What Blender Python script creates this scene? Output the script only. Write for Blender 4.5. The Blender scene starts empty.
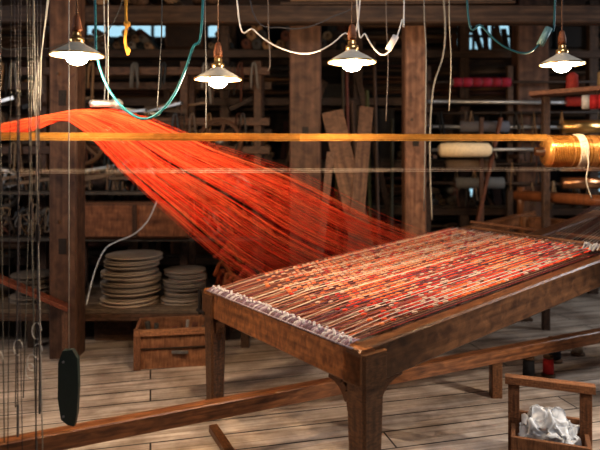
import bpy, math, random, mathutils
from mathutils import Vector as V, Matrix
random.seed(7)
R=random.random
def U(a,b): return a+(b-a)*random.random()
sc=bpy.context.scene
sc.view_settings.view_transform='Standard'
try: sc.view_settings.look='Medium High Contrast'
except Exception: pass
sc.view_settings.exposure=.15

# ---------------- materials ----------------
def newmat(name):
    m=bpy.data.materials.new(name); m.use_nodes=True
    nt=m.node_tree; b=nt.nodes['Principled BSDF']
    return m,nt,b
def wood(name,c1,c2,rough=.55,sx=2.5,sy=45,bump=.25,spec=.4):
    m,nt,b=newmat(name); N=nt.nodes.new; L=nt.links.new
    uv=N('ShaderNodeUVMap'); mp=N('ShaderNodeMapping'); mp.inputs['Scale'].default_value=(sx,sy,1)
    L(uv.outputs[0],mp.inputs[0])
    n=N('ShaderNodeTexNoise'); n.inputs['Scale'].default_value=1; n.inputs['Detail'].default_value=6; n.inputs['Distortion'].default_value=.6
    L(mp.outputs[0],n.inputs['Vector'])
    r=N('ShaderNodeValToRGB'); r.color_ramp.elements[0].position=.3; r.color_ramp.elements[1].position=.7
    r.color_ramp.elements[0].color=(*c2,1); r.color_ramp.elements[1].color=(*c1,1)
    L(n.outputs[0],r.inputs[0])
    n2=N('ShaderNodeTexNoise'); n2.inputs['Scale'].default_value=5; n2.inputs['Detail'].default_value=3
    L(uv.outputs[0],n2.inputs['Vector'])
    r2=N('ShaderNodeValToRGB'); r2.color_ramp.elements[0].position=.3; r2.color_ramp.elements[0].color=(.5,.46,.43,1); r2.color_ramp.elements[1].position=.65
    L(n2.outputs[0],r2.inputs[0])
    at=N('ShaderNodeAttribute'); at.attribute_name='Col'
    x=N('ShaderNodeMixRGB'); x.blend_type='MULTIPLY'; x.inputs[0].default_value=1
    L(r.outputs[0],x.inputs[1]); L(at.outputs['Color'],x.inputs[2])
    y=N('ShaderNodeMixRGB'); y.blend_type='MULTIPLY'; y.inputs[0].default_value=1
    L(x.outputs[0],y.inputs[1]); L(r2.outputs[0],y.inputs[2])
    L(y.outputs[0],b.inputs['Base Color'])
    b.inputs['Roughness'].default_value=rough
    b.inputs['Specular IOR Level'].default_value=spec
    bp=N('ShaderNodeBump'); bp.inputs['Strength'].default_value=bump; bp.inputs['Distance'].default_value=.01
    L(n.outputs[0],bp.inputs['Height']); L(bp.outputs[0],b.inputs['Normal'])
    return m
def plain(name,rough=.7,metal=0,noise=.25,scale=30,emis=0,ecol=(1,1,1),spec=.4,trans=0):
    m,nt,b=newmat(name); N=nt.nodes.new; L=nt.links.new
    at=N('ShaderNodeAttribute'); at.attribute_name='Col'
    tc=N('ShaderNodeTexCoord'); n=N('ShaderNodeTexNoise'); n.inputs['Scale'].default_value=scale; n.inputs['Detail'].default_value=3
    L(tc.outputs['Object'],n.inputs['Vector'])
    r=N('ShaderNodeValToRGB'); k=1-noise; r.color_ramp.elements[0].color=(k,k,k,1); r.color_ramp.elements[0].position=.3; r.color_ramp.elements[1].position=.7
    L(n.outputs[0],r.inputs[0])
    x=N('ShaderNodeMixRGB'); x.blend_type='MULTIPLY'; x.inputs[0].default_value=1
    L(at.outputs['Color'],x.inputs[1]); L(r.outputs[0],x.inputs[2]); L(x.outputs[0],b.inputs['Base Color'])
    b.inputs['Roughness'].default_value=rough; b.inputs['Metallic'].default_value=metal
    b.inputs['Specular IOR Level'].default_value=spec
    if emis:
        b.inputs['Emission Color'].default_value=(*ecol,1); b.inputs['Emission Strength'].default_value=emis
    if trans: b.inputs['Transmission Weight'].default_value=trans
    return m
W_LOOM=wood('loom_wood',(.28,.13,.056),(.09,.038,.018),rough=.33,bump=.2,spec=.5)
W_DARK=wood('old_dark_wood',(.15,.088,.056),(.05,.029,.019),rough=.6)
W_POST=wood('post_wood',(.22,.115,.068),(.09,.044,.028),rough=.6)
W_PALE=wood('pale_wood',(.50,.34,.22),(.24,.15,.09),rough=.65)
W_GREY=wood('grey_wood',(.24,.19,.15),(.10,.08,.06),rough=.7)
M_YARN=plain('yarn',rough=.75,noise=.2,scale=60,spec=.3)
M_SILK=plain('silk_thread',rough=.4,noise=.3,scale=7,spec=.6)
M_GOLD=plain('gold_thread',rough=.25,metal=.6,noise=.3,scale=25)
M_PAINT=plain('painted',rough=.4,noise=.1)
M_METAL=plain('dark_metal',rough=.4,metal=.8,noise=.3)
M_BRASS=plain('brass',rough=.28,metal=.9,noise=.15)
M_BULB=plain('bulb_glow',noise=0,emis=60,ecol=(1,.86,.62))
M_WIN=plain('window_daylight',noise=.5,scale=2,emis=.8,ecol=(.45,.75,.9))
M_RUB=plain('cable_rubber',rough=.45,noise=.05)
M_PLAS,_nt,_b=newmat('plastic_film')
_b.inputs['Base Color'].default_value=(.93,.94,.96,1); _b.inputs['Roughness'].default_value=.25
_tr=_nt.nodes.new('ShaderNodeBsdfTransparent'); _mx=_nt.nodes.new('ShaderNodeMixShader'); _lw=_nt.nodes.new('ShaderNodeLayerWeight'); _lw.inputs[0].default_value=.45
_mr=_nt.nodes.new('ShaderNodeMapRange'); _mr.inputs['To Min'].default_value=.42; _mr.inputs['To Max'].default_value=1
_nt.links.new(_lw.outputs['Facing'],_mr.inputs[0]); _nt.links.new(_mr.outputs[0],_mx.inputs[0]); _nt.links.new(_tr.outputs[0],_mx.inputs[1]); _nt.links.new(_b.outputs[0],_mx.inputs[2])
_nt.links.new(_mx.outputs[0],_nt.nodes['Material Output'].inputs['Surface'])

# ---------------- mesh builder ----------------
class B:
    def __init__(s,name,mats):
        s.name=name; s.mats=mats; s.v=[]; s.f=[]; s.uv=[]; s.col=[]; s.mi=[]; s.sm=[]
    def add(s,verts,faces,axis=(1,0,0),mat=0,col=(1,1,1),smooth=False):
        o=len(s.v); a=V(axis).normalized()
        e1=a.orthogonal().normalized(); e2=a.cross(e1)
        o1=U(0,50); o2=U(0,50)
        s.v+= [tuple(p) for p in verts]
        for fc in faces:
            s.f.append([i+o for i in fc]); s.mi.append(mat); s.sm.append(smooth)
            for i in fc:
                p=V(verts[i]); s.uv.append((p.dot(a)+o1,p.dot(e1)+.9*p.dot(e2)+o2)); s.col.append(col)
    def beam(s,p0,p1,w,h,mat=0,col=None,up=(0,0,1),c=None,taper=1):
        if col is None: k=U(.75,1.15); col=(k,k*U(.95,1.03),k*U(.92,1.04))
        p0=V(p0);p1=V(p1); a=(p1-p0).normalized(); up=V(up)
        if abs(a.dot(up.normalized()))>.98: up=V((0,1,0))
        sd=a.cross(up).normalized(); u=sd.cross(a).normalized()
        if c is None: c=min(w,h)*.08
        def ring(p,k):
            W=w*.5*k;H=h*.5*k
            return [p+sd*x+u*y for x,y in [(W-c,-H),(W,-H+c),(W,H-c),(W-c,H),(-W+c,H),(-W,H-c),(-W,-H+c),(-W+c,-H)]]
        vs=ring(p0,taper)+ring(p1,1)
        fs=[[i,(i+1)%8,8+(i+1)%8,8+i] for i in range(8)]+[list(range(7,-1,-1)),list(range(8,16))]
        s.add(vs,fs,a,mat,col)
    def box(s,x0,x1,y0,y1,z0,z1,mat=0,col=None):
        d=[x1-x0,y1-y0,z1-z0]; cx,cy,cz=(x0+x1)/2,(y0+y1)/2,(z0+z1)/2
        k=d.index(max(d))
        if k==0: s.beam((x0,cy,cz),(x1,cy,cz),d[1],d[2],mat,col)
        elif k==1: s.beam((cx,y0,cz),(cx,y1,cz),d[0],d[2],mat,col)
        else: s.beam((cx,cy,z0),(cx,cy,z1),d[0],d[1],mat,col)
    def tube(s,pts,r,mat=0,col=(1,1,1),n=6,smooth=True,caps=True,radii=None):
        pts=[V(p) for p in pts]; vs=[];m=len(pts)
        ref=None
        for i,p in enumerate(pts):
            t=(pts[min(i+1,m-1)]-pts[max(i-1,0)]).normalized()
            if ref is None: ref=t.orthogonal().normalized()
            ref=(ref-t*ref.dot(t)).normalized(); b=t.cross(ref)
            rr=radii[i] if radii else r
            for k in range(n):
                a=2*math.pi*k/n; vs.append(p+(ref*math.cos(a)+b*math.sin(a))*rr)
        fs=[[i*n+k,i*n+(k+1)%n,(i+1)*n+(k+1)%n,(i+1)*n+k] for i in range(m-1) for k in range(n)]
        if caps and n>2: fs+= [list(range(n-1,-1,-1)),[(m-1)*n+k for k in range(n)]]
        s.add(vs,fs,pts[-1]-pts[0] if (pts[-1]-pts[0]).length>1e-4 else (1,0,0),mat,col,smooth)
    def cyl(s,p0,p1,r,mat=0,col=(1,1,1),n=16): s.tube([p0,p1],r,mat,col,n,smooth=n>8)
    def lathe(s,prof,o,axis=(0,0,1),mat=0,col=(1,1,1),n=24,smooth=True):
        a=V(axis).normalized(); e1=a.orthogonal().normalized(); e2=a.cross(e1); o=V(o); vs=[]
        for r,z in prof:
            for k in range(n):
                t=2*math.pi*k/n; vs.append(o+a*z+(e1*math.cos(t)+e2*math.sin(t))*max(r,1e-4))
        fs=[[i*n+k,i*n+(k+1)%n,(i+1)*n+(k+1)%n,(i+1)*n+k] for i in range(len(prof)-1) for k in range(n)]
        s.add(vs,fs,a.orthogonal(),mat,col,smooth)
    def done(s,parent=None):
        me=bpy.data.meshes.new(s.name); me.from_pydata(s.v,[],s.f)
        ul=me.uv_layers.new(name='UVMap'); ca=me.color_attributes.new('Col','FLOAT_COLOR','CORNER')
        ul.data.foreach_set('uv',[x for p in s.uv for x in p])
        ca.data.foreach_set('color',[x for c in s.col for x in (*c,1)])
        me.polygons.foreach_set('material_index',s.mi); me.polygons.foreach_set('use_smooth',s.sm)
        for m in s.mats: me.materials.append(m)
        me.update()
        ob=bpy.data.objects.new(s.name,me); sc.collection.objects.link(ob)
        if parent: ob.parent=parent
        return ob
def empty(name,loc=(0,0,0)):
    e=bpy.data.objects.new(name,None); e.location=loc; sc.collection.objects.link(e); return e
def smoothpath(pts,n=8):
    pts=[V(p) for p in pts]; P=[pts[0]*2-pts[1]]+pts+[pts[-1]*2-pts[-2]]; out=[]
    for i in range(1,len(P)-2):
        for k in range(n):
            t=k/n; a,b,c,d=P[i-1],P[i],P[i+1],P[i+2]
            out.append(.5*((2*b)+(c-a)*t+(2*a-5*b+4*c-d)*t*t+(-a+3*b-3*c+d)*t**3))
    out.append(pts[-1]); return out

CEIL=4.2
# ---------------- room ----------------
def plankmat(name,c1,c2,mort,bw,rh,rot=0,rough=.6,msize=.006,coord=None):
    m,nt,b=newmat(name); N=nt.nodes.new; L=nt.links.new
    tc=N('ShaderNodeTexCoord'); mp=N('ShaderNodeMapping')
    mp.inputs['Rotation'].default_value=coord or (0,0,rot); L(tc.outputs['Object'],mp.inputs[0])
    br=N('ShaderNodeTexBrick'); br.inputs['Scale'].default_value=1; br.inputs['Brick Width'].default_value=bw; br.inputs['Row Height'].default_value=rh
    br.inputs['Mortar Size'].default_value=msize; br.inputs['Color1'].default_value=(*c1,1); br.inputs['Color2'].default_value=(*c2,1); br.inputs['Mortar'].default_value=(*mort,1)
    br.inputs['Bias'].default_value=0; br.inputs['Mortar Smooth'].default_value=.3
    L(mp.outputs[0],br.inputs['Vector'])
    m2=N('ShaderNodeMapping'); m2.inputs['Scale'].default_value=(1.5,28,28); L(mp.outputs[0],m2.inputs[0])
    n=N('ShaderNodeTexNoise'); n.inputs['Scale'].default_value=1; n.inputs['Detail'].default_value=7; n.inputs['Distortion'].default_value=.8; L(m2.outputs[0],n.inputs['Vector'])
    r=N('ShaderNodeValToRGB'); r.color_ramp.elements[0].position=.3; r.color_ramp.elements[1].position=.65; r.color_ramp.elements[0].color=(.5,.45,.41,1); L(n.outputs[0],r.inputs[0])
    n3=N('ShaderNodeTexNoise'); n3.inputs['Scale'].default_value=2.6; n3.inputs['Detail'].default_value=6; n3.inputs['Roughness'].default_value=.65; L(mp.outputs[0],n3.inputs['Vector'])
    r3=N('ShaderNodeValToRGB'); r3.color_ramp.elements[0].position=.38; r3.color_ramp.elements[1].position=.6; r3.color_ramp.elements[0].color=(.55,.52,.5,1); L(n3.outputs[0],r3.inputs[0])
    x=N('ShaderNodeMixRGB'); x.blend_type='MULTIPLY'; x.inputs[0].default_value=1; L(br.outputs[0],x.inputs[1]); L(r.outputs[0],x.inputs[2])
    y=N('ShaderNodeMixRGB'); y.blend_type='MULTIPLY'; y.inputs[0].default_value=1; L(x.outputs[0],y.inputs[1]); L(r3.outputs[0],y.inputs[2])
    L(y.outputs[0],b.inputs['Base Color']); b.inputs['Roughness'].default_value=rough
    bp=N('ShaderNodeBump'); bp.inputs['Strength'].default_value=.3; bp.inputs['Distance'].default_value=.01; L(n.outputs[0],bp.inputs['Height']); L(bp.outputs[0],b.inputs['Normal'])
    return m
FL=plankmat('floor_planks',(.66,.55,.46),(.53,.44,.36),(.04,.03,.025),2.6,.19,rot=math.radians(-14),rough=.5,msize=.006)
WL=plankmat('wall_planks',(.05,.034,.026),(.03,.02,.016),(.004,.004,.004),3,.22,coord=(math.radians(90),0,0),rough=.8)
def slab(name,x0,x1,y0,y1,z0,z1,m):
    b=B(name,[m]); b.add([(x,y,z) for x in(x0,x1) for y in(y0,y1) for z in(z0,z1)],
        [[0,1,3,2],[4,6,7,5],[0,4,5,1],[2,3,7,6],[0,2,6,4],[1,5,7,3]]); return b.done()
X0,X1,Y0,Y1=-5,5.5,-2.5,8.4
slab('floor',X0,X1,Y0,Y1,-.1,0,FL)
slab('ceiling',X0,X1,Y0,Y1,CEIL,CEIL+.1,WL)
slab('wall_back',X0,X1,Y1,Y1+.12,0,CEIL,WL)
slab('wall_left',X0-.12,X0,Y0,Y1,0,CEIL,WL)
slab('wall_right',X1,X1+.12,Y0,Y1,0,CEIL,WL)
def window(name,x0,x1,z0,z1,nx,nz):
    b=B(name,[W_DARK,M_WIN]); y=Y1-.01
    b.add([(x0,y-.02,z0),(x1,y-.02,z0),(x1,y-.02,z1),(x0,y-.02,z1)],[[0,1,2,3]],mat=1,col=(.1,.1,.1))
    for i in range(nx+1):
        x=x0+(x1-x0)*i/nx; w=.08 if i in(0,nx) else .035; b.box(x-w/2,x+w/2,y-.07,y,z0-.04,z1+.04)
    for i in range(nz+1):
        z=z0+(z1-z0)*i/nz; w=.08 if i in(0,nz) else .035; b.box(x0-.04,x1+.04,y-.075,y-.005,z-w/2,z+w/2)
    b.done()
window('window_1',-3.0,-1.1,3.15,3.65,6,2)
window('window_2',2.15,3.2,2.9,3.8,4,3)
window('window_3',.9,1.5,3.05,3.6,2,2)
window('window_4',4.0,4.7,1.0,1.7,2,2)
window('window_5',1.95,2.45,.75,1.15,2,1)

# ---------------- posts and beams ----------------
def post(x,y,w,d,m=W_POST,k=1):
    b=B('wooden_post',[m,W_DARK])
    b.beam((x,y,0),(x,y,CEIL),w,d,0,col=(k,k,k),c=.012)
    for z in (U(.7,1.1),U(1.9,2.3)):
        b.cyl((x-.04,y-d/2-.015,z),(x-.04,y-d/2+.02,z),.014,1,n=8)
        b.box(x-.03,x+.03,y-d/2-.006,y-d/2+.01,z-.25,z-.13,1,(.25,.25,.25))
    return b.done()
post(-1.84,4.75,.215,.2,k=.78)
post(.05,5.75,.30,.22,k=.8)
post(1.09,5.75,.2,.2,k=1.7)
post(2.45,6.39,.33,.2,k=.75)
b=B('ceiling_beams',[W_DARK])
for y in (4.75,5.6,7.2): b.beam((X0,y+.25,3.45),(X1,y+.25,3.45),.2,.28)
for x in (-3.4,-.9,1.6,3.9): b.beam((x,2.5,3.72),(x,Y1-.1,3.72),.18,.22)
b.done()

# ---------------- storage rack with clutter ----------------
RK=empty('storage_rack',(0,6.9,0))
def rk(b):
    ob=b.done(); ob.parent=RK; ob.matrix_parent_inverse=Matrix.Translation((0,-6.9,0))
YR=6.78
b=B('rack_frame',[W_DARK,W_GREY])
RX=[-4.4,-2.9,-.85,.65,1.85,3.3,4.6]
for x in RX:
    for y in (YR,YR+.75): b.beam((x,y,0),(x,y,3.3),.11,.1,0,(.8,.75,.7))
LV=[.42,.98,1.5,2.2,2.75]
for z in LV:
    for y in (YR,YR+.75): b.beam((-4.6,y-.05,z-.05),(4.8,y-.05,z-.05+U(-.02,.02)),.05,.08,0,(.7,.65,.6))
    for y in (YR+.1,YR+.3,YR+.5,YR+.68): b.beam((-4.6,y,z),(4.8,y,z),.17,.025,1,(.5,.45,.4))
for i in range(5):
    x=U(-4,3); b.beam((x,YR-.08,.1),(x+U(-1.1,1.1),YR-.08,U(2.3,3.1)),.07,.03,0,(.9,.8,.7),up=(0,-1,0))
rk(b)
def dcol(kk=.8):
    c=random.choice([(.30,.20,.13),(.18,.13,.1),(.12,.11,.1),(.4,.3,.2),(.2,.08,.05),(.34,.31,.28),(.08,.09,.1),(.45,.27,.14)])
    k=U(.3,1.2)*kk; return tuple(x*k for x in c)
b=B('stored_supplies',[W_PALE,M_YARN,M_METAL])
for zi,z in enumerate(LV):
    x=-4.5; h=(LV+[3.3])[zi+1]-z-.1
    while x<4.5:
        t=R()
        if t<.2:
            w=U(.25,.6); hh=U(.15,h); dc=dcol(); y0=YR+.03
            b.box(x,x+w,y0,y0+.4,z+.013,z+hh,0,dc)
            b.box(x+.03,x+w-.03,y0-.012,y0,z+.04,z+hh-.03,0,tuple(c*.5 for c in dc))
            x+=w+U(.01,.08)
        elif t<.45:
            w=U(.3,.5); r=U(.035,.06); n=int(w/(2*r))
            for j in range(3):
                for i in range(n-j):
                    c=dcol(); yy=YR+U(-.03,.05); zz=z+.013+r+j*r*1.75; xx=x+r+2*r*i+r*j
                    b.cyl((xx,yy,zz),(xx,YR+.6,zz),r,1,c,10); b.cyl((xx,yy-.04,zz),(xx,yy,zz),r*.35,0,c,8)
            x+=w+U(.02,.1)
        elif t<.8:
            w=U(.7,1.4)
            for j in range(int(h/.035)):
                r=U(.012,.035); yy=YR+U(.1,.5); b.cyl((x+U(-.1,.15),yy,z+.04+j*.033),(x+w-U(-.1,.2),yy+U(-.1,.1),z+.04+j*.033+U(-.03,.05)),r,0,dcol(1.0),8)
            x+=w*.8
        else:
            w=U(.2,.45); n=int(w/.06)
            for i in range(n):
                xx=x+.03+.06*i; b.beam((xx,YR+U(0,.2),z+.013),(xx+U(-.08,.08),YR+.3,z+U(.6,1)*h),U(.03,.09),.02,0,dcol(1.0))
            x+=w+U(.02,.12)
rk(b)
b=B('overhead_lumber_stack',[W_DARK,W_PALE])
b.beam((X0+.05,5.35,2.82),(X1-.05,5.35,2.82),.14,.16,0,(.7,.7,.7))
for i in range(16):
    x=U(-2.0,-.6); r=U(.04,.06)
    b.cyl((x,5.2+U(-.1,.05),2.95+.02*(i%3)+(i//8)*.10),(x+U(-.2,.2),6.3,2.97+(i//8)*.10),r,i%2,(U(.4,.8),)*3,10)
for i in range(9):
    z=2.915+i*.03
    b.beam((U(-.2,.3),5.35+U(-.03,.03),z),(U(1.8,3.2),5.35+U(-.03,.03),z+U(0,.01)),.1,.026,i%2,(U(.4,.9),)*3)
b.done()

# idle loom frame and machine parts behind the threads
b=B('idle_loom_machine',[W_DARK,M_METAL,M_YARN,W_PALE])
for x in (-3.35,-2.55,-1.15,-.42):
    for y in (5.98,6.35): b.beam((x,y,0),(x,y,2.5),.08,.08,0,(.95,.85,.8))
for z in (1.32,1.62,1.9,2.4):
    b.beam((-3.5,5.94,z),(-.3,5.94,z),.05,.08,0,(1.05,.92,.85)); b.beam((-3.5,6.38,z-.1),(-.3,6.38,z-.1),.05,.08,0)
def wheel(b,c,r,mat=3,col=(.45,.35,.28),sp=6):
    c=V(c)
    b.lathe([(r-.035,-.025),(r,-.025),(r+.006,0),(r,.025),(r-.035,.025),(r-.035,-.025)],c,axis=(0,1,0),mat=mat,col=col,n=36)
    b.lathe([(.0,-.05),(.04,-.05),(.045,0),(.04,.05),(0,.05)],c,axis=(0,1,0),mat=1,col=(.2,.2,.2),n=16)
    for i in range(sp):
        t=math.pi*2*i/sp+.3; d=V((math.cos(t),0,math.sin(t))); b.beam(c+d*.035,c+d*(r-.02),.03,.03,mat,col,up=(0,1,0))
wheel(b,(-2.15,5.86,1.72),.26,3,(.35,.27,.2)); wheel(b,(-1.6,5.84,1.36),.19,1,(.25,.23,.22)); wheel(b,(-.78,5.85,1.7),.22,3,(.26,.19,.15)); wheel(b,(-.62,5.86,1.25),.14,1,(.2,.2,.2)); wheel(b,(-2.9,5.86,1.25),.2,1,(.25,.24,.23))
for i in range(80):
    x=U(-3.4,-.4); z=random.choice((1.35,1.65,1.93,2.43)); c=dcol(.75)
    b.tube(smoothpath([(x-.03,5.9,z-.2),(x-.02,5.9,z),(x,5.92,z+.05),(x+.02,5.9,z),(x+U(.0,.06),5.88,z-U(.15,.4))],3),U(.006,.016),2,c,5)
for i in range(34):
    x=U(-3.4,-.5); z=random.choice((1.36,1.66,1.94)); b.beam((x,5.85+U(0,.2),z+.02+U(0,.1)),(x+U(.15,.5),5.85+U(0,.2),z+.02+U(0,.22)),U(.02,.06),U(.02,.05),random.choice((0,1,3)),(U(.2,.6),)*3)
b.done()
b=B('bamboo_pole_bundle',[W_PALE])
for i in range(12):
    x=.33+.05*i+U(-.02,.02); b.cyl((x,5.95,0),(x+U(-.1,.1),6.35,U(1.7,2.8)),U(.012,.024),0,(U(.15,.45),U(.14,.34),U(.12,.28)),8)
b.done()

# leaning planks against posts
b=B('leaning_plank',[W_PALE]); b.beam((.72,5.25,0),(.30,5.58,1.98),.20,.03,col=(.42,.33,.28),up=(0,-1,.1)); b.done()
b=B('leaning_plank',[W_PALE]); b.beam((.40,5.15,0),(.62,5.6,2.02),.13,.03,col=(.36,.28,.24),up=(0,-1,.1)); b.done()
b=B('leaning_plank',[W_PALE]); b.beam((.10,5.2,0),(.28,5.5,1.6),.07,.03,col=(.42,.35,.33),up=(0,-1,.1)); b.done()

# ---------------- low bench left with reels ----------------
b=B('low_storage_bench',[W_GREY,W_DARK])
for y in (5.0,5.2,5.4,5.6): b.beam((-3.4,y,.30),(-.35,y,.30),.19,.035,0,(1.1,1.0,.9))
for y in (4.93,5.66): b.beam((-3.4,y,.25),(-.35,y,.25),.05,.06,1,(1.3,1.2,1.1))
for x in (-3.3,-2.2,-1.3,-.45):
    for y in (4.94,5.64): b.beam((x,y,0),(x,y,.28),.07,.06,1)
for x in (-3.3,-2.05,-.42): b.beam((x,5.7,.28),(x,5.7,1.25),.06,.05,1)
b.beam((-3.4,5.62,.79),(-.35,5.62,.79),.16,.03,0,(.6,.6,.6))
b.beam((-3.4,5.62,1.22),(-.35,5.62,1.22),.16,.03,0,(.6,.6,.6))
b.done()
def discs(x,y,r,n,cols,z0=.318,th=.042):
    b=B('stack_of_wooden_reels',[W_GREY,M_YARN]); z=z0
    for i in range(n):
        rr=r*U(.88,1.05); ox=U(-.025,.025); oy=U(-.015,.015); k=U(.55,1.15)
        b.lathe([(0,0),(rr,0),(rr+.003,.003),(rr+.003,.009),(rr,.012),(rr*.75,.013),(rr*.75,th-.013),(rr,th-.012),(rr+.003,th-.009),(rr+.003,th-.003),(rr,th),(rr*.3,th),(rr*.25,th+.001),(0,th+.001)],(x+ox,y+oy,z),mat=0,col=(cols[0]*k,cols[1]*k,cols[2]*k),n=32)
        z+=th+.003
    b.done()
discs(-1.45,5.18,.235,9,(3.2,3.3,3.4),th=.042)
discs(-.99,5.2,.185,7,(2.3,2.35,2.4),th=.036)
discs(-2.3,5.25,.2,5,(1.4,1.4,1.4))
b=B('wooden_panel_box',[W_PALE]); b.box(-2.0,-1.02,5.50,5.66,.806,1.14,col=(.45,.30,.23)); b.box(-1.98,-1.04,5.485,5.50,.83,1.11,col=(.8,.48,.32)); b.box(-1.53,-1.49,5.47,5.485,.82,1.12,col=(.25,.17,.12)); b.done()
b=B('bundle_of_red_yarn',[M_YARN])
for i in range(40):
    x=U(-.70,-.45); y=U(5.05,5.25); z=.34+.012*i*R()
    pts=[(x-.05+U(-.02,.02),y,z),(x,y+U(-.05,.05),z+U(.02,.14)),(x+.1,y,z)]
    b.tube(smoothpath(pts,4),.02,0,(U(.15,.35),U(.03,.08),.02),6)
b.done()
b=B('bundle_of_shuttles',[W_PALE,M_METAL])
for i in range(40):
    x=U(-2.95,-.85); z=1.245+U(0,.1); y=U(5.57,5.64)
    if R()<.5: b.beam((x,y,z+.03),(x+U(.15,.4),y+U(-.03,.03),z+.03+U(-.01,.09)),.04,.03,0,(U(.25,.7),)*3)
    else: b.cyl((x,y,1.245),(x+U(-.08,.08),y,1.245+U(.1,.45)),U(.008,.02),0,(U(.2,.6),)*3,8)
b.done()
b=B('pile_of_tangled_cord',[M_YARN])
for i in range(36):
    x=U(-2.8,-.6)
    if -2.05<x<-.9: x=U(-2.8,-2.15)
    pts=[(x,5.6,.83)]+[(x+U(-.1,.1),5.55+U(0,.1),.83+U(0,.26)) for k in range(5)]
    b.tube(smoothpath(pts,4),.009,0,dcol(.7),5)
b.done()
b=B('power_cable_loop',[M_RUB])
b.tube(smoothpath([(-1.3,5.46,1.16),(-1.38,5.44,.98),(-1.5,5.42,.86),(-1.66,5.42,.79),(-1.76,5.4,.72),(-1.78,5.2,.56),(-1.78,5.0,.33)],6),.006,0,(.75,.73,.7),6); b.done()
b=B('wicker_basket',[W_PALE])
b.lathe([(0,0),(.14,0),(.19,.16),(.2,.165),(.18,.165),(.13,.01),(0,.01)],(-2.85,5.25,.318),col=(.5,.42,.3),n=20)
for i in range(7): b.lathe([(.14+.007*i-.003,.02*i),(.152+.007*i,.02*i+.01),(.143+.007*i,.02*i+.02)],(-2.85,5.25,.322),col=(.4,.32,.2),n=20)
b.done()
for (x,w,h,k) in ((-1.75,.35,.2,.35),(-.95,.35,.19,.3)):
    b=B('storage_box',[W_PALE]); b.box(x,x+w,5.1,5.45,0,h,col=(k,k*.8,k*.7)); b.box(x+.02,x+w-.02,5.088,5.1,.03,h-.03,col=(k*.7,k*.5,k*.4)); b.done()

# ---------------- crate ----------------
def openbox(b,o,ax,w,d,h,t,mat,col):
    a=V((math.cos(ax),math.sin(ax),0)); c=V((-math.sin(ax),math.cos(ax),0)); o=V(o); z=V((0,0,h/2))
    b.beam(o+z+c*(t/2),o+a*w+z+c*(t/2),t,h,mat,col); b.beam(o+c*(d-t/2)+z,o+a*w+c*(d-t/2)+z,t,h,mat,col)
    b.beam(o+c*t+a*(t/2)+z,o+c*(d-t)+a*(t/2)+z,t,h,mat,col); b.beam(o+c*t+a*(w-t/2)+z,o+c*(d-t)+a*(w-t/2)+z,t,h,mat,col)
    b.beam(o+a*t+c*d/2+V((0,0,t)),o+a*(w-t)+c*d/2+V((0,0,t)),d-2*t,t,mat,col)
    return a,c
b=B('wooden_crate',[W_PALE,M_YARN,M_METAL])
o=V((-1.22,4.42,0)); a,c=openbox(b,o,math.radians(9),.66,.34,.29,.022,0,(.75,.52,.40))
for s in (.02,.62): b.beam(o+a*s-c*.01,o+a*s-c*.01+V((0,0,.30)),.05,.018,0,(.6,.4,.3),up=(0,1,0))
b.beam(o-c*.012+V((0,0,.27)),o+a*.66-c*.012+V((0,0,.27)),.018,.045,0,(.95,.68,.52))
b.beam(o-c*.006+V((0,0,.15)),o+a*.66-c*.006+V((0,0,.15)),.012,.008,0,(.1,.08,.06))
b.beam(o+a*.33-c*.02+V((-.06,0,.12)),o+a*.33-c*.02+V((.06,0,.12)),.02,.02,2,(.3,.3,.3))
for i in range(16):
    p=o+a*U(.06,.6)+c*U(.06,.26)+V((0,0,.06)); b.cyl(p,p+V((U(-.04,.04),U(-.03,.03),U(.15,.24))),U(.012,.03),1,dcol(),8)
b.done()

# ---------------- LOOM ----------------
NC=V((.268,2.68,0)); A=V((.805,.593,0)).normalized(); S=V((-.593,.805,0)).normalized(); WD=1.37; RISE=.082
def LP(l,s,z=0):
    p=NC+A*l+S*s; p.z=.745+RISE*l+z; return p
loom=empty('weaving_loom',NC)
def ch(b):
    ob=b.done(); ob.parent=loom; ob.matrix_parent_inverse=Matrix.Translation(-NC); return ob
b=B('frame',[W_LOOM,W_DARK])
RH=.175
b.beam(LP(-.04,.0,-RH/2),LP(3.4,.0,-RH/2),.085,RH,0,(.66,.66,.68),c=.01)  # near rail: darker tint, its shade is put into the colour
b.beam(LP(-.04,WD,-RH/2+.02),LP(3.5,WD,-RH/2+.02),.075,.13,0,(.95,.9,.9),c=.01)
b.beam(LP(0.0,-.05,-.085),LP(0,WD+.05,-.085),.09,.17,0,(1.7,1.5,1.25),c=.012)
b.beam(LP(2.25,.05,-.08),LP(2.25,WD-.04,-.08),.08,.1,0)
b.beam(LP(2.35,.62,-.02),LP(3.35,.62,.02),.14,.12,0,(.9,.85,.85))
b.beam(LP(3.35,-.05,-.1),LP(3.35,WD+.03,-.1),.1,.14,0)
def leg(l,s,w=.105,k=1):
    p=LP(l,s); t=p.copy(); t.z-=.02; f=p.copy(); f.z=0
    b.beam(f,(t.x,t.y,p.z-.16),w*1.02,w*1.02,0,(k,k,k),up=A,c=.012,taper=.8)
    b.beam((t.x,t.y,p.z-.17),t,w*1.2,w*1.2,0,(k,k,k),up=A,c=.012)
    b.box(p.x-.07,p.x+.07,p.y-.07,p.y+.07,0,.03,1)
leg(.03,.0,.125,.8); leg(.0,WD-.02,.105,.8); leg(3.3,.0); leg(3.3,WD-.02)
def bracket(l0,s0,dl,ds):
    pts=[]
    for k in range(6):
        t=k/5*math.pi/2
        pts.append(LP(l0+dl*(1-math.cos(t)),s0+ds*(1-math.cos(t)),-.17-.13*(1-math.sin(t))))
    for k in range(5): b.beam(pts[k],pts[k+1],.05,.05,0,(.8,.75,.7))
bracket(.0,.05,0,.14); bracket(.08,0,.16,0); bracket(0,WD-.05,0,-.13)
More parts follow.
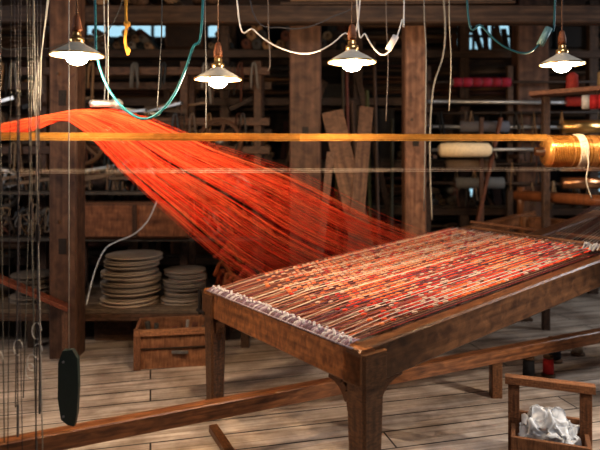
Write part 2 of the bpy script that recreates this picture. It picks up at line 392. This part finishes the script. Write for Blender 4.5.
for s in (.1,WD):
    b.cyl(LP(3.3,s,-.05),LP(3.3,s,.25),.035,0,(.9,.8,.7),12)
b.cyl(LP(3.3,-.1,.17),LP(3.3,WD+.05,.17),.05,0,(1.5,1.2,1.0),16)
b.cyl(LP(-.06,WD+.07,-.16),LP(-.06,WD+.07,.0),.012,1,(.15,.15,.15),8); b.cyl(LP(-.06,WD-.0,-.14),LP(-.06,WD+.1,-.14),.012,1,(.15,.15,.15),8)
ch(b)
b=B('warp_threads',[M_YARN,M_SILK])
pal=[(.45,.13,.07),(.30,.035,.03),(.55,.40,.30),(.36,.14,.08),(.40,.2,.12),(.14,.05,.05),(.6,.18,.07)]
n=120
for i in range(n):
    s=.05+(WD-.09)*i/n+U(-.002,.002)
    c=random.choice(pal); k=U(.7,1.1); c=tuple(x*k for x in c)
    z=U(.004,.012)
    b.tube([LP(-.045,s,-.03),LP(-.03,s,.008),LP(.35,s,z),LP(1.2,s,z),LP(2.24,s,z-.004)],.0017,0,c,3,False)
rows=31; RS=[.05+(WD-.1)*(k+.5)/rows for k in range(rows)]
for ki,s in enumerate(RS):
    for ds in (.018,.024):
        c=random.choice([(.62,.46,.36),(.50,.22,.13),(.26,.08,.07),(.40,.12,.08),(.16,.06,.08)])
        if ki%4==1 and ds<.02: c=(.72,.58,.46)
        b.tube([LP(-.03,s+ds,.01),LP(.3,s+ds,.034),LP(2.26,s+ds,.036)],.0025,0,c,5,True)
ch(b)
b=B('front_cord_lashings',[M_YARN])
for i in range(84):
    s=.03+(WD-.03)*i/84; c=random.choice([(.50,.45,.47),(.34,.26,.32),(.62,.58,.57),(.2,.13,.17),(.16,.1,.12)])
    b.tube([LP(-.05,s+U(-.004,.004),-.002),LP(-.035,s,.012),LP(.0,s,.016),LP(U(.01,.03),s+U(-.01,.01),.012)],.0042,0,c,5)
for i in range(56):
    s=.03+(WD-.03)*i/56; b.lathe([(0,-.009),(.006,-.006),(.0075,0),(.006,.006),(0,.009)],LP(-.02+U(-.012,.03),s,.022),mat=0,col=(.66,.62,.62),n=8)
b.tube([LP(-.045,.0,.0),LP(-.045,WD,.0)],.006,0,(.35,.28,.3),6)
ch(b)
b=B('weft_bobbins',[M_YARN])
def bead(p,d,ln,r,c):
    b.tube([p-d*ln/2,p-d*ln*.3,p,p+d*ln*.3,p+d*ln/2],r,0,c,6,True,True,[r*.4,r*.9,r,r*.9,r*.4])
for k,s in enumerate(RS):
    l=.20+(.019 if k%2 else 0)
    while l<2.2:
        g=math.sin(l*8+s*6)+math.sin(s*9-l*5)
        far=s>.62
        pr=min(1,(l-.05)*1.8)*.95
        if R()<pr:
            if g>.4: c=random.choice([(.85,.18,.05),(.8,.11,.035),(.85,.28,.10),(.7,.38,.22)])
            elif g>-.7: c=random.choice([(.68,.06,.03),(.82,.13,.045),(.5,.025,.02),(.66,.06,.03),(.66,.44,.32)])
            else: c=random.choice([(.42,.025,.02),(.6,.42,.32),(.62,.08,.04),(.2,.03,.03),(.46,.03,.03)])
            if far:
                c=random.choice([c,(.75,.33,.15),(.6,.24,.12),(.66,.42,.27),(.8,.2,.07)])
            ang=.85+U(-.1,.1); d=(A*math.cos(ang)-S*math.sin(ang)); d.z=.22
            bead(LP(l,s-.002+U(-.0015,.0015),.032),d.normalized(),U(.026,.031),U(.0064,.0080),c)
        l+=.038
ch(b)
m,nt,bs=newmat('woven_cloth'); N=nt.nodes.new; L=nt.links.new
uv=N('ShaderNodeUVMap'); mp=N('ShaderNodeMapping'); mp.inputs['Scale'].default_value=(22,60,1); L(uv.outputs[0],mp.inputs[0])
vo=N('ShaderNodeTexVoronoi'); vo.inputs['Scale'].default_value=1; L(mp.outputs[0],vo.inputs['Vector'])
rp=N('ShaderNodeValToRGB'); e=rp.color_ramp.elements; e[0].color=(.012,.004,.004,1); e[1].color=(.10,.025,.015,1)
q=e.new(.5); q.color=(.04,.008,.007,1); sp=N('ShaderNodeSeparateColor'); L(vo.outputs['Color'],sp.inputs[0]); L(sp.outputs[0],rp.inputs[0]); L(rp.outputs[0],bs.inputs['Base Color']); bs.inputs['Roughness'].default_value=.9
b=B('pattern_cloth',[m])
for k in range(46):
    s0=.05+(WD-.1)*k/46; s1=s0+.015
    b.add([LP(.3,s0,-.012),LP(2.22,s0,-.012),LP(2.22,s1,-.012),LP(.3,s1,-.012)],[[0,1,2,3]],A,0)
ch(b)
b=B('thread_bundle',[M_YARN])
for i in range(18):
    s=.10+U(-.06,.08); l=2.14+U(-.04,.04)
    b.tube([LP(l,s,.03),LP(l+.05,s+U(-.02,.02),.06),LP(l+.1,s+U(-.03,.03),.035)],.005,0,random.choice([(.5,.48,.46),(.3,.3,.35),(.6,.58,.55)]),5)
ch(b)
b=B('shuttle_rods',[W_PALE])
for l,s0,s1 in ((2.18,.0,.9),(2.3,.1,1.2),(2.5,.0,WD)):
    b.cyl(LP(l,s0,.03),LP(l+.05,s1,.03),.012,0,(.6,.42,.35),8)
ch(b)
b=B('rear_warp_threads',[M_YARN])
for i in range(20):
    s=.08+.5*i/20; b.tube([LP(2.24,s,.01),LP(3.3,s,.2)],.0018,0,random.choice([(.3,.25,.23),(.2,.08,.07),(.4,.3,.25)]),3,False)
ch(b)

# red fan of warp threads
b=B('red_warp_threads',[M_SILK])
NT=430
for i in range(NT):
    t=min(1,max(0,(i+U(-1,1))/NT)); u=U(-1,1); w=U(-1,1)
    far=V((-2.6,2.9,1.50+.05*u)); lf=V((-1.66+.02*w,3.32+.04*w,1.71+.036*u+.02*t))
    st=V((-1.36+.22*t,3.5+.2*t,1.80+.065*t+.014*u))
    te=t**.9
    te=te+.016*math.sin(t*70)+.008*math.sin(t*190)
    en=LP(.42+1.84*te,WD+.16+.06*w,-.10+.06*u)
    mid=(st+en)/2+V((0,0,-.04+.07*t+.045*u*(.4+t))); q1=st.lerp(mid,.5)+V((0,0,-.006)); q2=mid.lerp(en,.5)+V((0,0,-.03))
    if R()<.34: c=(1,.25,.10)
    elif R()<.62: c=(.95,.075,.03)
    else: c=(.55,.014,.01)
    k=U(.7,1.05); c=tuple(x*k for x in c)
    b.tube(smoothpath([far,lf,st,q1,mid,q2,en],3),U(.0006,.0012),0,c,3,False)
b.done()
b=B('thread_guide_bar',[M_METAL,M_RUB])
b.cyl((-1.235,3.55,1.895),(-1.12,3.75,1.91),.022,0,(.75,.72,.7),14); b.cyl((-1.15,3.7,1.91),(-1.13,3.73,1.91),.03,0,(.8,.8,.8),14)
b.tube([(-1.17,3.66,1.91),(-1.17,3.66,CEIL)],.0035,1,(.5,.5,.48),5); b.done()

# gold threads + roll
b=B('gold_warp_threads',[M_GOLD])
for i in range(40):
    t=i/39; z=1.668+.045*t; y=2.95+.15*t+U(-.02,.02); c=random.choice([(.8,.42,.10),(.65,.3,.06),(.95,.6,.2),(.3,.12,.03),(.3,.13,.03)])
    b.tube([(-3.2,y-.1,z+.004),(0,y+.3,z),(1.64,3.97+.02*t,z+.012)],U(.0007,.0012),0,c,4,False)
b.done()
b=B('thin_horizontal_threads',[M_YARN])
for i in range(7):
    z=1.51+U(-.012,.012); b.tube([(-2.4,2.7,z+.01),(0,3.2,z),(1.9,3.75,z-.01)],.0007,0,(.5,.42,.35),3,False)
b.done()
b=B('gold_thread_roll',[M_GOLD,W_LOOM,M_YARN])
ZR=1.61
b.lathe([(0,-.0),(.09,0),(.105,.02),(.11,.25),(.105,.5),(0,.5)],(1.66,4.08,ZR),axis=(1,0,0),mat=0,col=(.7,.34,.10),n=28)
for i in range(40): b.lathe([(.108,0),(.1125,.005),(.108,.01)],(1.68+.0118*i,4.08,ZR),axis=(1,0,0),mat=0,col=random.choice([(.85,.42,.13),(.5,.22,.05)]),n=28)
b.cyl((1.6,4.08,ZR),(2.5,4.08,ZR),.03,1,n=12)
for k in range(5): b.lathe([(.11,0),(.120,.006),(.11,.012)],(1.86+.011*k,4.08,ZR),axis=(1,0,0),mat=2,col=(.7,.56,.4),n=24)
b.tube(smoothpath([(1.88,3.96,1.65),(1.9,3.95,1.54),(1.89,3.96,1.42),(1.93,3.97,1.30)],5),.005,2,(.6,.55,.45),5)
b.beam((2.42,4.08,0),(2.42,4.08,1.75),.09,.12,1); b.beam((2.42,3.8,.04),(2.42,4.4,.04),.1,.08,1)
b.done()
# pole rack with rolls
b=B('pole_rack_with_yarn_rolls',[W_DARK,M_YARN,W_PALE,M_METAL,M_BRASS])
for (z,y) in ((2.12,6.2),(2.0,6.22),(1.86,6.2),(1.73,6.22),(1.62,6.0),(1.47,6.2),(1.28,6.2),(2.32,6.2)):
    b.cyl((1.32,y,z),(3.6,y,z+U(-.02,.02)),U(.014,.026),0 if R()<.75 else 3,(U(.3,.6),)*3,10)
b.lathe([(0,0),(.04,0),(.07,.03),(.075,.2),(.07,.5),(.04,.53),(0,.53)],(1.38,6.0,1.62),axis=(1,0,0),mat=1,col=(.9,.68,.42),n=20)
for k in range(6):
    b.lathe([(0,0),(.05,.004),(.048,.09),(0,.095)],(1.58+.1*k,6.2,2.32),axis=(1,0,0),mat=1,col=((.22,.015,.03) if k%2==0 else (.28,.02,.045)),n=18)
    b.lathe([(0,0),(.04,.002),(.0,.012)],(1.575+.1*k,6.2,2.32),axis=(1,0,0),mat=1,col=(.3,.25,.22),n=18)
for x,z,c,r,mm in ((2.75,2.12,(.4,.05,.04),.05,1),(1.65,1.86,(.14,.13,.14),.06,1),(1.5,1.47,(.2,.14,.1),.06,1),(2.7,1.47,(.75,.36,.16),.075,4),(1.6,1.28,(.12,.11,.1),.06,1),(2.7,1.86,(.85,.5,.18),.07,4),(2.7,1.28,(.6,.3,.15),.06,4)):
    b.lathe([(0,0),(r,.005),(r,.5),(0,.505)],(x,6.2,z),axis=(1,0,0),mat=mm,col=c,n=20)
for x in (1.34,2.2,3.55): b.beam((x,6.3,0),(x,6.3,2.5),.06,.06,0); b.beam((x,5.96,1.555),(x,6.3,1.555),.04,.04,0)
b.beam((1.6,6.1,.0),(2.05,6.12,1.95),.05,.03,0,(1.6,1.0,.8))
b.beam((1.85,6.1,.0),(1.85,6.12,1.95),.04,.03,0,(1.0,.8,.7))
for i in range(40):
    x=U(1.4,3.4); z=random.choice((1.73,2.0,1.28,1.47)); b.tube([(x-.02,6.17,z-U(.1,.3)),(x,6.18,z+.02),(x+.03,6.17,z-U(.1,.3))],U(.004,.012),1,dcol(.8),5)
b.done()
b=B('plank_shelf_with_rolls',[W_POST,M_YARN,W_DARK])
b.beam((2.1,5.45,2.12),(3.7,4.6,2.2),.3,.04,0,(1.8,1.5,1.3))
b.beam((3.5,4.75,0),(3.5,4.75,2.18),.08,.08,2); b.beam((2.22,5.42,0),(2.22,5.42,2.1),.06,.06,2)
for k in range(12):
    p=V((2.42+.055*k,5.15-.029*k,2.03)); ax=V((.88,-.47,0))
    b.lathe([(0,0),(.062,0),(.062,.058),(0,.06)],p,axis=ax,mat=1,col=(.45,.03,.03) if k%3 else (.6,.55,.5),n=18)
for q in (.1,.55):
    p=V((2.42+q,5.15-.53*q,2.0)); b.beam(p,p+V((0,0,.13)),.02,.02,2)
for i in range(5):
    p=V((2.4+.22*i,5.29-.117*i,2.155+.011*i)); b.lathe([(0,0),(.05,0),(.055,.02),(.05,.12),(.02,.15),(0,.15)],p,mat=1,col=random.choice([(.3,.04,.03),(.2,.16,.13),(.3,.2,.1)]),n=14)
b.done()
def jar(x,y,z,c,s=1):
    b=B('thread_spool',[M_YARN,W_PALE])
    b.lathe([(0,0),(.04*s,0),(.04*s,.012*s),(.018*s,.015*s)],(x,y,z),mat=1,col=(.5,.4,.3),n=14)
    b.lathe([(.018*s,.015*s),(.032*s,.02*s),(.03*s,.1*s),(.015*s,.105*s)],(x,y,z),mat=0,col=c,n=14)
    b.lathe([(.015*s,.105*s),(.03*s,.11*s),(.03*s,.12*s),(0,.12*s)],(x,y,z),mat=1,col=(.5,.4,.3),n=14); b.done()
jar(1.62,4.25,0,(.03,.03,.035),1.3); jar(1.78,4.3,0,(.55,.04,.04),1.2); jar(1.95,4.6,0,(.03,.03,.04),1.5); jar(2.2,4.75,0,(.6,.5,.4),1.3)

# long floor rail
b=B('long_floor_rail',[W_LOOM])
d=V((.904,.427,0)); p=V((-1.2,2.77,.27))
b.beam(p-d*.5,p+d*4.3,.075,.085,0,(1.4,1.25,1.15))
for t in (-.4,2.75,4.1): q=p+d*t; b.beam((q.x,q.y,0),(q.x,q.y,.23),.07,.07,0)
b.done()
b=B('floor_batten',[W_LOOM]); b.beam((-.50,3.45,.022),(-.17,2.72,.022),.05,.04,0,(.8,.75,.7)); b.done()

# tote box with plastic bag
b=B('wooden_tote_box',[W_PALE])
o=V((1.03,2.93,0)); col=(.62,.42,.30)
a,c=openbox(b,o,math.radians(-20),.36,.34,.22,.02,0,col)
h0=o+c*.17
for s in (.012,.348): b.beam(h0+a*s+V((0,0,.02)),h0+a*s+V((0,0,.44)),.03,.055,0,(.5,.32,.22),up=a)
b.beam(h0+a*(-.03)+V((0,0,.44)),h0+a*.39+V((0,0,.44)),.05,.04,0,(.7,.46,.32))
tb=b.done()
b=B('plastic_bag',[M_PLAS])
vs=[];fs=[];n1,n2=56,30
for i in range(n2+1):
    for j in range(n1):
        th=math.pi*.5*i/n2; ph=2*math.pi*j/n1
        rr=.145*math.sin(th)+1e-4
        p=o+a*.18+c*.17+V((rr*math.cos(ph),rr*math.sin(ph),.10+.20*math.cos(th)))
        q=p*15; nz=V((abs(mathutils.noise.noise(q))-.2,abs(mathutils.noise.noise(q+V((9,0,0))))-.2,abs(mathutils.noise.noise(q*1.3+V((0,9,0))))-.2))*.09+mathutils.noise.noise_vector(p*34)*.016
        if i>n2-2: nz*=.2
        vs.append(p+nz)
for i in range(n2):
    for j in range(n1): fs.append([i*n1+j,(i+1)*n1+j,(i+1)*n1+(j+1)%n1,i*n1+(j+1)%n1])
b.add(vs,fs,mat=0,col=(.9,.9,.92),smooth=True); b.done(tb)

# ---------------- hanging cords ----------------
def cord(name,pts,r,c,m=M_RUB,n=7,k=8):
    b=B(name,[m]); b.tube(smoothpath(pts,k),r,0,c,n); return b
def W(px,py,d): return ((px-300)*d/600,d,1.62-(py-150)*d/600)
cord('teal_power_cable',[(-1.12,3.2,CEIL),W(95,0,3.2),W(98,60,3.2),W(116,100,3.2),W(145,119,3.2),W(172,98,3.2),W(192,50,3.2),W(203,0,3.2),(-.52,3.2,CEIL)],.0075,(.015,.12,.15)).done()
cord('white_power_cord',[(-.4,3.4,CEIL),W(237,0,3.4),W(254,30,3.4),W(280,48,3.4),W(312,53,3.4),W(342,35,3.4),W(360,0,3.4),(.36,3.4,CEIL)],.0052,(.55,.52,.5)).done()
b=cord('white_power_cord',[(.30,3.45,CEIL),W(357,5,3.45),W(366,35,3.45),W(380,54,3.45),W(392,48,3.45),W(402,20,3.45),W(404,0,3.45),(.6,3.45,CEIL)],.0052,(.55,.52,.5))
b.cyl(W(388,50,3.45),W(396,36,3.45),.02,0,(.55,.5,.47),12); b.done()
b=cord('teal_power_cable',[(.97,3.5,CEIL),W(467,0,3.5),W(482,26,3.5),W(505,47,3.5),W(530,52,3.5),W(548,30,3.5),W(555,0,3.5),(1.49,3.5,CEIL)],.0065,(.01,.06,.075)); b.cyl(W(540,45,3.5),W(549,28,3.5),.022,0,(.12,.2,.2),12); b.done()
b=cord('yellow_rope',[(-.99,3.4,CEIL),W(126,0,3.4),W(127,22,3.4),W(125,40,3.4),W(128,55,3.4)],.009,(.6,.3,.05),M_YARN)
b.lathe([(0,-.02),(.018,-.012),(.02,0),(.018,.012),(0,.02)],W(127,24,3.4),col=(.6,.3,.05),n=10); b.lathe([(0,-.03),(.014,-.012),(.016,0),(0,.02)],W(128,50,3.4),col=(.6,.3,.05),n=10); b.done()
cord('black_hanging_wire',[(-.8,3.5,CEIL),W(162,0,3.5),W(160,60,3.5),W(157,110,3.5)],.004,(.03,.03,.03)).done()
cord('black_hanging_wire',[(-.62,3.9,CEIL),W(205,0,3.9),W(206,60,3.9),W(206,128,3.9)],.004,(.12,.12,.12)).done()
for px,c,r,y1 in ((104,(.45,.45,.43),.004,105),(424,(.15,.14,.13),.005,210),(268,(.1,.08,.07),.005,70),(386,(.1,.08,.07),.004,120),(449,(.3,.27,.22),.004,110)):
    cord('hanging_cord',[(( px-300)*4.3/600,4.3,CEIL),W(px,0,4.3),W(px+2,60,4.3),W(px,y1+1,4.3)],r,c).done()
cord('hanging_cord',[(.93,4.6,CEIL),W(445,20,4.6),W(433,90,4.6),W(430,150,4.6),W(432,220,4.6)],.007,(.22,.2,.17)).done()
cord('black_hanging_wire',[(-2.1,4.2,CEIL),W(-10,20,4.2),W(30,48,4.2),W(75,40,4.2),W(120,8,4.2),(-.9,4.2,CEIL)],.004,(.05,.05,.05)).done()
cord('black_hanging_wire',[(-.4,4.5,CEIL),W(250,0,4.5),W(285,28,4.5),W(330,18,4.5),W(368,-20,4.5),(.6,4.5,CEIL)],.005,(.04,.04,.05)).done()
b=B('white_string_hank',[M_YARN])
for i in range(9):
    x=U(-.01,.01); b.tube(smoothpath([W(48+x*100,0,3.9),W(42,50,3.9),W(38+U(-4,4),85,3.9),W(36+U(-5,5),110+U(-6,8),3.9)],5),.003,0,(.7,.67,.6),5)
b.tube([W(48,0,3.9),(-1.6,3.9,CEIL)],.006,0,(.7,.67,.6),6)
for k in range(5): b.lathe([(.012,0),(.017,.005),(.012,.01)],V(W(38,88+k*1.5,3.9)),col=(.7,.67,.6),n=10)
b.done()
b=B('harness_cords',[M_YARN,M_METAL])
for i in range(24):
    x=-1.42+.0145*i+U(-.006,.006); y=2.55+U(-.2,.12); c=random.choice([(.06,.05,.05),(.12,.11,.09),(.35,.32,.28),(.04,.035,.03)])
    zb=U(.2,.6); xo=U(-.03,.03)
    b.tube(smoothpath([(x+xo,y,CEIL),(x+xo*.5,y,2.4),(x,y,1.6+U(-.1,.1)),(x-xo,y,zb)],4),U(.0012,.0028),0,c,4)
    if R()<.45: b.cyl((x-xo,y,zb-.14),(x-xo,y,zb),.005,1,(.2,.2,.2),8)
    if R()<.7:
        z=U(1.15,1.6); b.cyl((x,y,z),(x,y,z+.07),.006,0,(.08,.06,.05),6)
    if R()<.35:
        z=U(.6,.95); pts=[(x+.02*math.cos(t*.6283),y,z+.035*math.sin(t*.6283)) for t in range(9)]
        b.tube(pts,.0022,0,(.6,.57,.53),5)
b.done()
b=B('hanging_dark_weight',[M_PAINT,M_RUB])
q=V((-1.063,2.76,0))
b.tube([(q.x,q.y,CEIL),(q.x,q.y,1.8),(q.x,q.y,.69)],.0025,1,(.4,.37,.33),5)
pf=[(-.024,.70),(.02,.705),(.044,.665),(.048,.54),(.041,.41),(.029,.355),(.0,.36),(-.031,.385),(-.046,.48),(-.044,.645)]
k=len(pf)
b.add([(q.x+x,q.y-.014,z) for x,z in pf]+[(q.x+x,q.y+.014,z) for x,z in pf],[list(range(k)),list(range(2*k-1,k-1,-1))]+[[i,i+k,(i+1)%k+k,(i+1)%k] for i in range(k)],mat=0,col=(.025,.04,.036))
for z in (.65,.4): b.cyl((q.x-.02,q.y-.018,z),(q.x-.02,q.y+.018,z),.006,1,(.2,.2,.2),8)
b.done()
b=B('slanted_board',[W_POST]); b.beam((-2.9,4.3,1.02),(-1.75,4.55,.42),.12,.03,0,(1.2,.7,.6)); b.beam((-2.9,4.3,0),(-2.9,4.3,1.0),.06,.06,0); b.beam((-1.77,4.54,0),(-1.77,4.54,.43),.05,.05,0); b.done()

# ---------------- pendant lamps ----------------
def lamp(px,py,d,Rr,e):
    x,y,z=W(px,py,d); L0=empty('pendant_lamp',(x,y,z))
    def add(b):
        ob=b.done(); ob.parent=L0
    k=Rr/.125
    b=B('shade',[M_PAINT,M_BRASS])
    pr=[(.022,.075),(.032,.06),(.045,.05),(.085,.028),(.118,.008),(.125,0)]
    b.lathe([(r*k,h*k) for r,h in pr],(0,0,0),mat=0,col=(.5,.45,.38),n=40)
    b.lathe([((r-.003)*k,(h-.003)*k) for r,h in pr],(0,0,0),mat=0,col=(.9,.85,.75),n=40)
    b.lathe([(.122*k,.002),(.127*k,.004),(.129*k,0),(.127*k,-.006),(.121*k,-.005),(.122*k,.002)],(0,0,0),mat=1,col=(.85,.62,.32),n=40); add(b)
    b=B('socket',[M_BRASS,W_POST])
    b.lathe([(.0,.12),(.018,.12),(.022,.105),(.022,.09),(.034,.085),(.036,.07),(.03,.055),(.02,.03),(0,.03)],(0,0,0),mat=0,col=(.8,.5,.22),n=20)
    b.lathe([(.0,.20),(.010,.20),(.016,.19),(.024,.15),(.024,.12),(0,.12)],(0,0,0),mat=1,col=(1.3,.9,.6),n=20); add(b)
    b=B('cord',[M_RUB]); b.tube([(0,0,.19),(.002,0,1),(0,0,CEIL-z)],.0045,0,(.12,.07,.05),6); b.lathe([(0,0),(.04,0),(.045,-.02),(0,-.03)],(0,0,CEIL-z),col=(.1,.08,.06),n=16); add(b)
    b=B('bulb',[M_BULB]); b.lathe([(.014,.035),(.02,.02),(.038,.008),(.052,-.010),(.048,-.030),(.030,-.045),(.0,-.052)],(0,0,0),col=(1,.9,.8),n=20); add(b)
    ld=bpy.data.lights.new('bulb_light','POINT'); ld.energy=e; ld.color=(1,.72,.44); ld.shadow_soft_size=.03
    lo=bpy.data.objects.new('bulb_light',ld); lo.location=(0,0,-.09); sc.collection.objects.link(lo); lo.parent=L0
lamp(77,55,3.0,.128,38); lamp(218,79,3.3,.128,44); lamp(352,62,3.2,.128,38); lamp(562,64,3.6,.128,30)

# ---------------- lighting ----------------
def area(name,loc,tgt,size,e,c):
    ld=bpy.data.lights.new(name,'AREA'); ld.size=size; ld.energy=e; ld.color=c
    o=bpy.data.objects.new(name,ld); o.location=loc; o.rotation_euler=(V(tgt)-V(loc)).to_track_quat('-Z','Y').to_euler(); sc.collection.objects.link(o)
area('overhead_fill',(1.2,1.6,4.05),(.8,3.4,.4),1.4,62,(.92,.95,1))  # added overhead fill for the table; the ceiling has no opening
area('right_fill',(5.2,4.6,2.6),(1,4,.2),1.2,70,(.85,.92,1))  # added cool fill from the right; no window in that wall
area('left_fill',(-4.6,2.6,2.4),(-1.3,5.0,-.2),1.2,48,(.95,.93,.95))  # added fill to lift the bench and reels; left wall has no window
area('rear_fill',(-.5,5.6,4.0),(0,6.3,1),2.0,6,(1,.88,.75))  # unseen fill, added to lift the dark background
ld=bpy.data.lights.new('floor_sunbeam_spot','SPOT'); ld.energy=650; ld.color=(1,.9,.78); ld.spot_size=math.radians(24); ld.spot_blend=.6; ld.shadow_soft_size=.05  # spot added for the bright floor streaks; no window stands behind it
lo=bpy.data.objects.new('floor_sunbeam_spot',ld); lo.location=(4.9,1.0,2.5); lo.rotation_euler=(V((.9,3.55,0))-V(lo.location)).to_track_quat('-Z','Y').to_euler(); sc.collection.objects.link(lo)
w=bpy.data.worlds.new('World'); sc.world=w; w.use_nodes=True
w.node_tree.nodes['Background'].inputs[0].default_value=(.6,.65,.75,1); w.node_tree.nodes['Background'].inputs[1].default_value=.07

cd=bpy.data.cameras.new('camera'); cam=bpy.data.objects.new('camera',cd); sc.collection.objects.link(cam)
cam.location=(0,0,1.62); cam.rotation_euler=(math.radians(90),0,0); cd.lens=36; cd.sensor_width=36; cd.shift_y=-.125; cd.clip_end=50
cd.dof.use_dof=True; cd.dof.focus_distance=3.3; cd.dof.aperture_fstop=1.3
sc.camera=cam
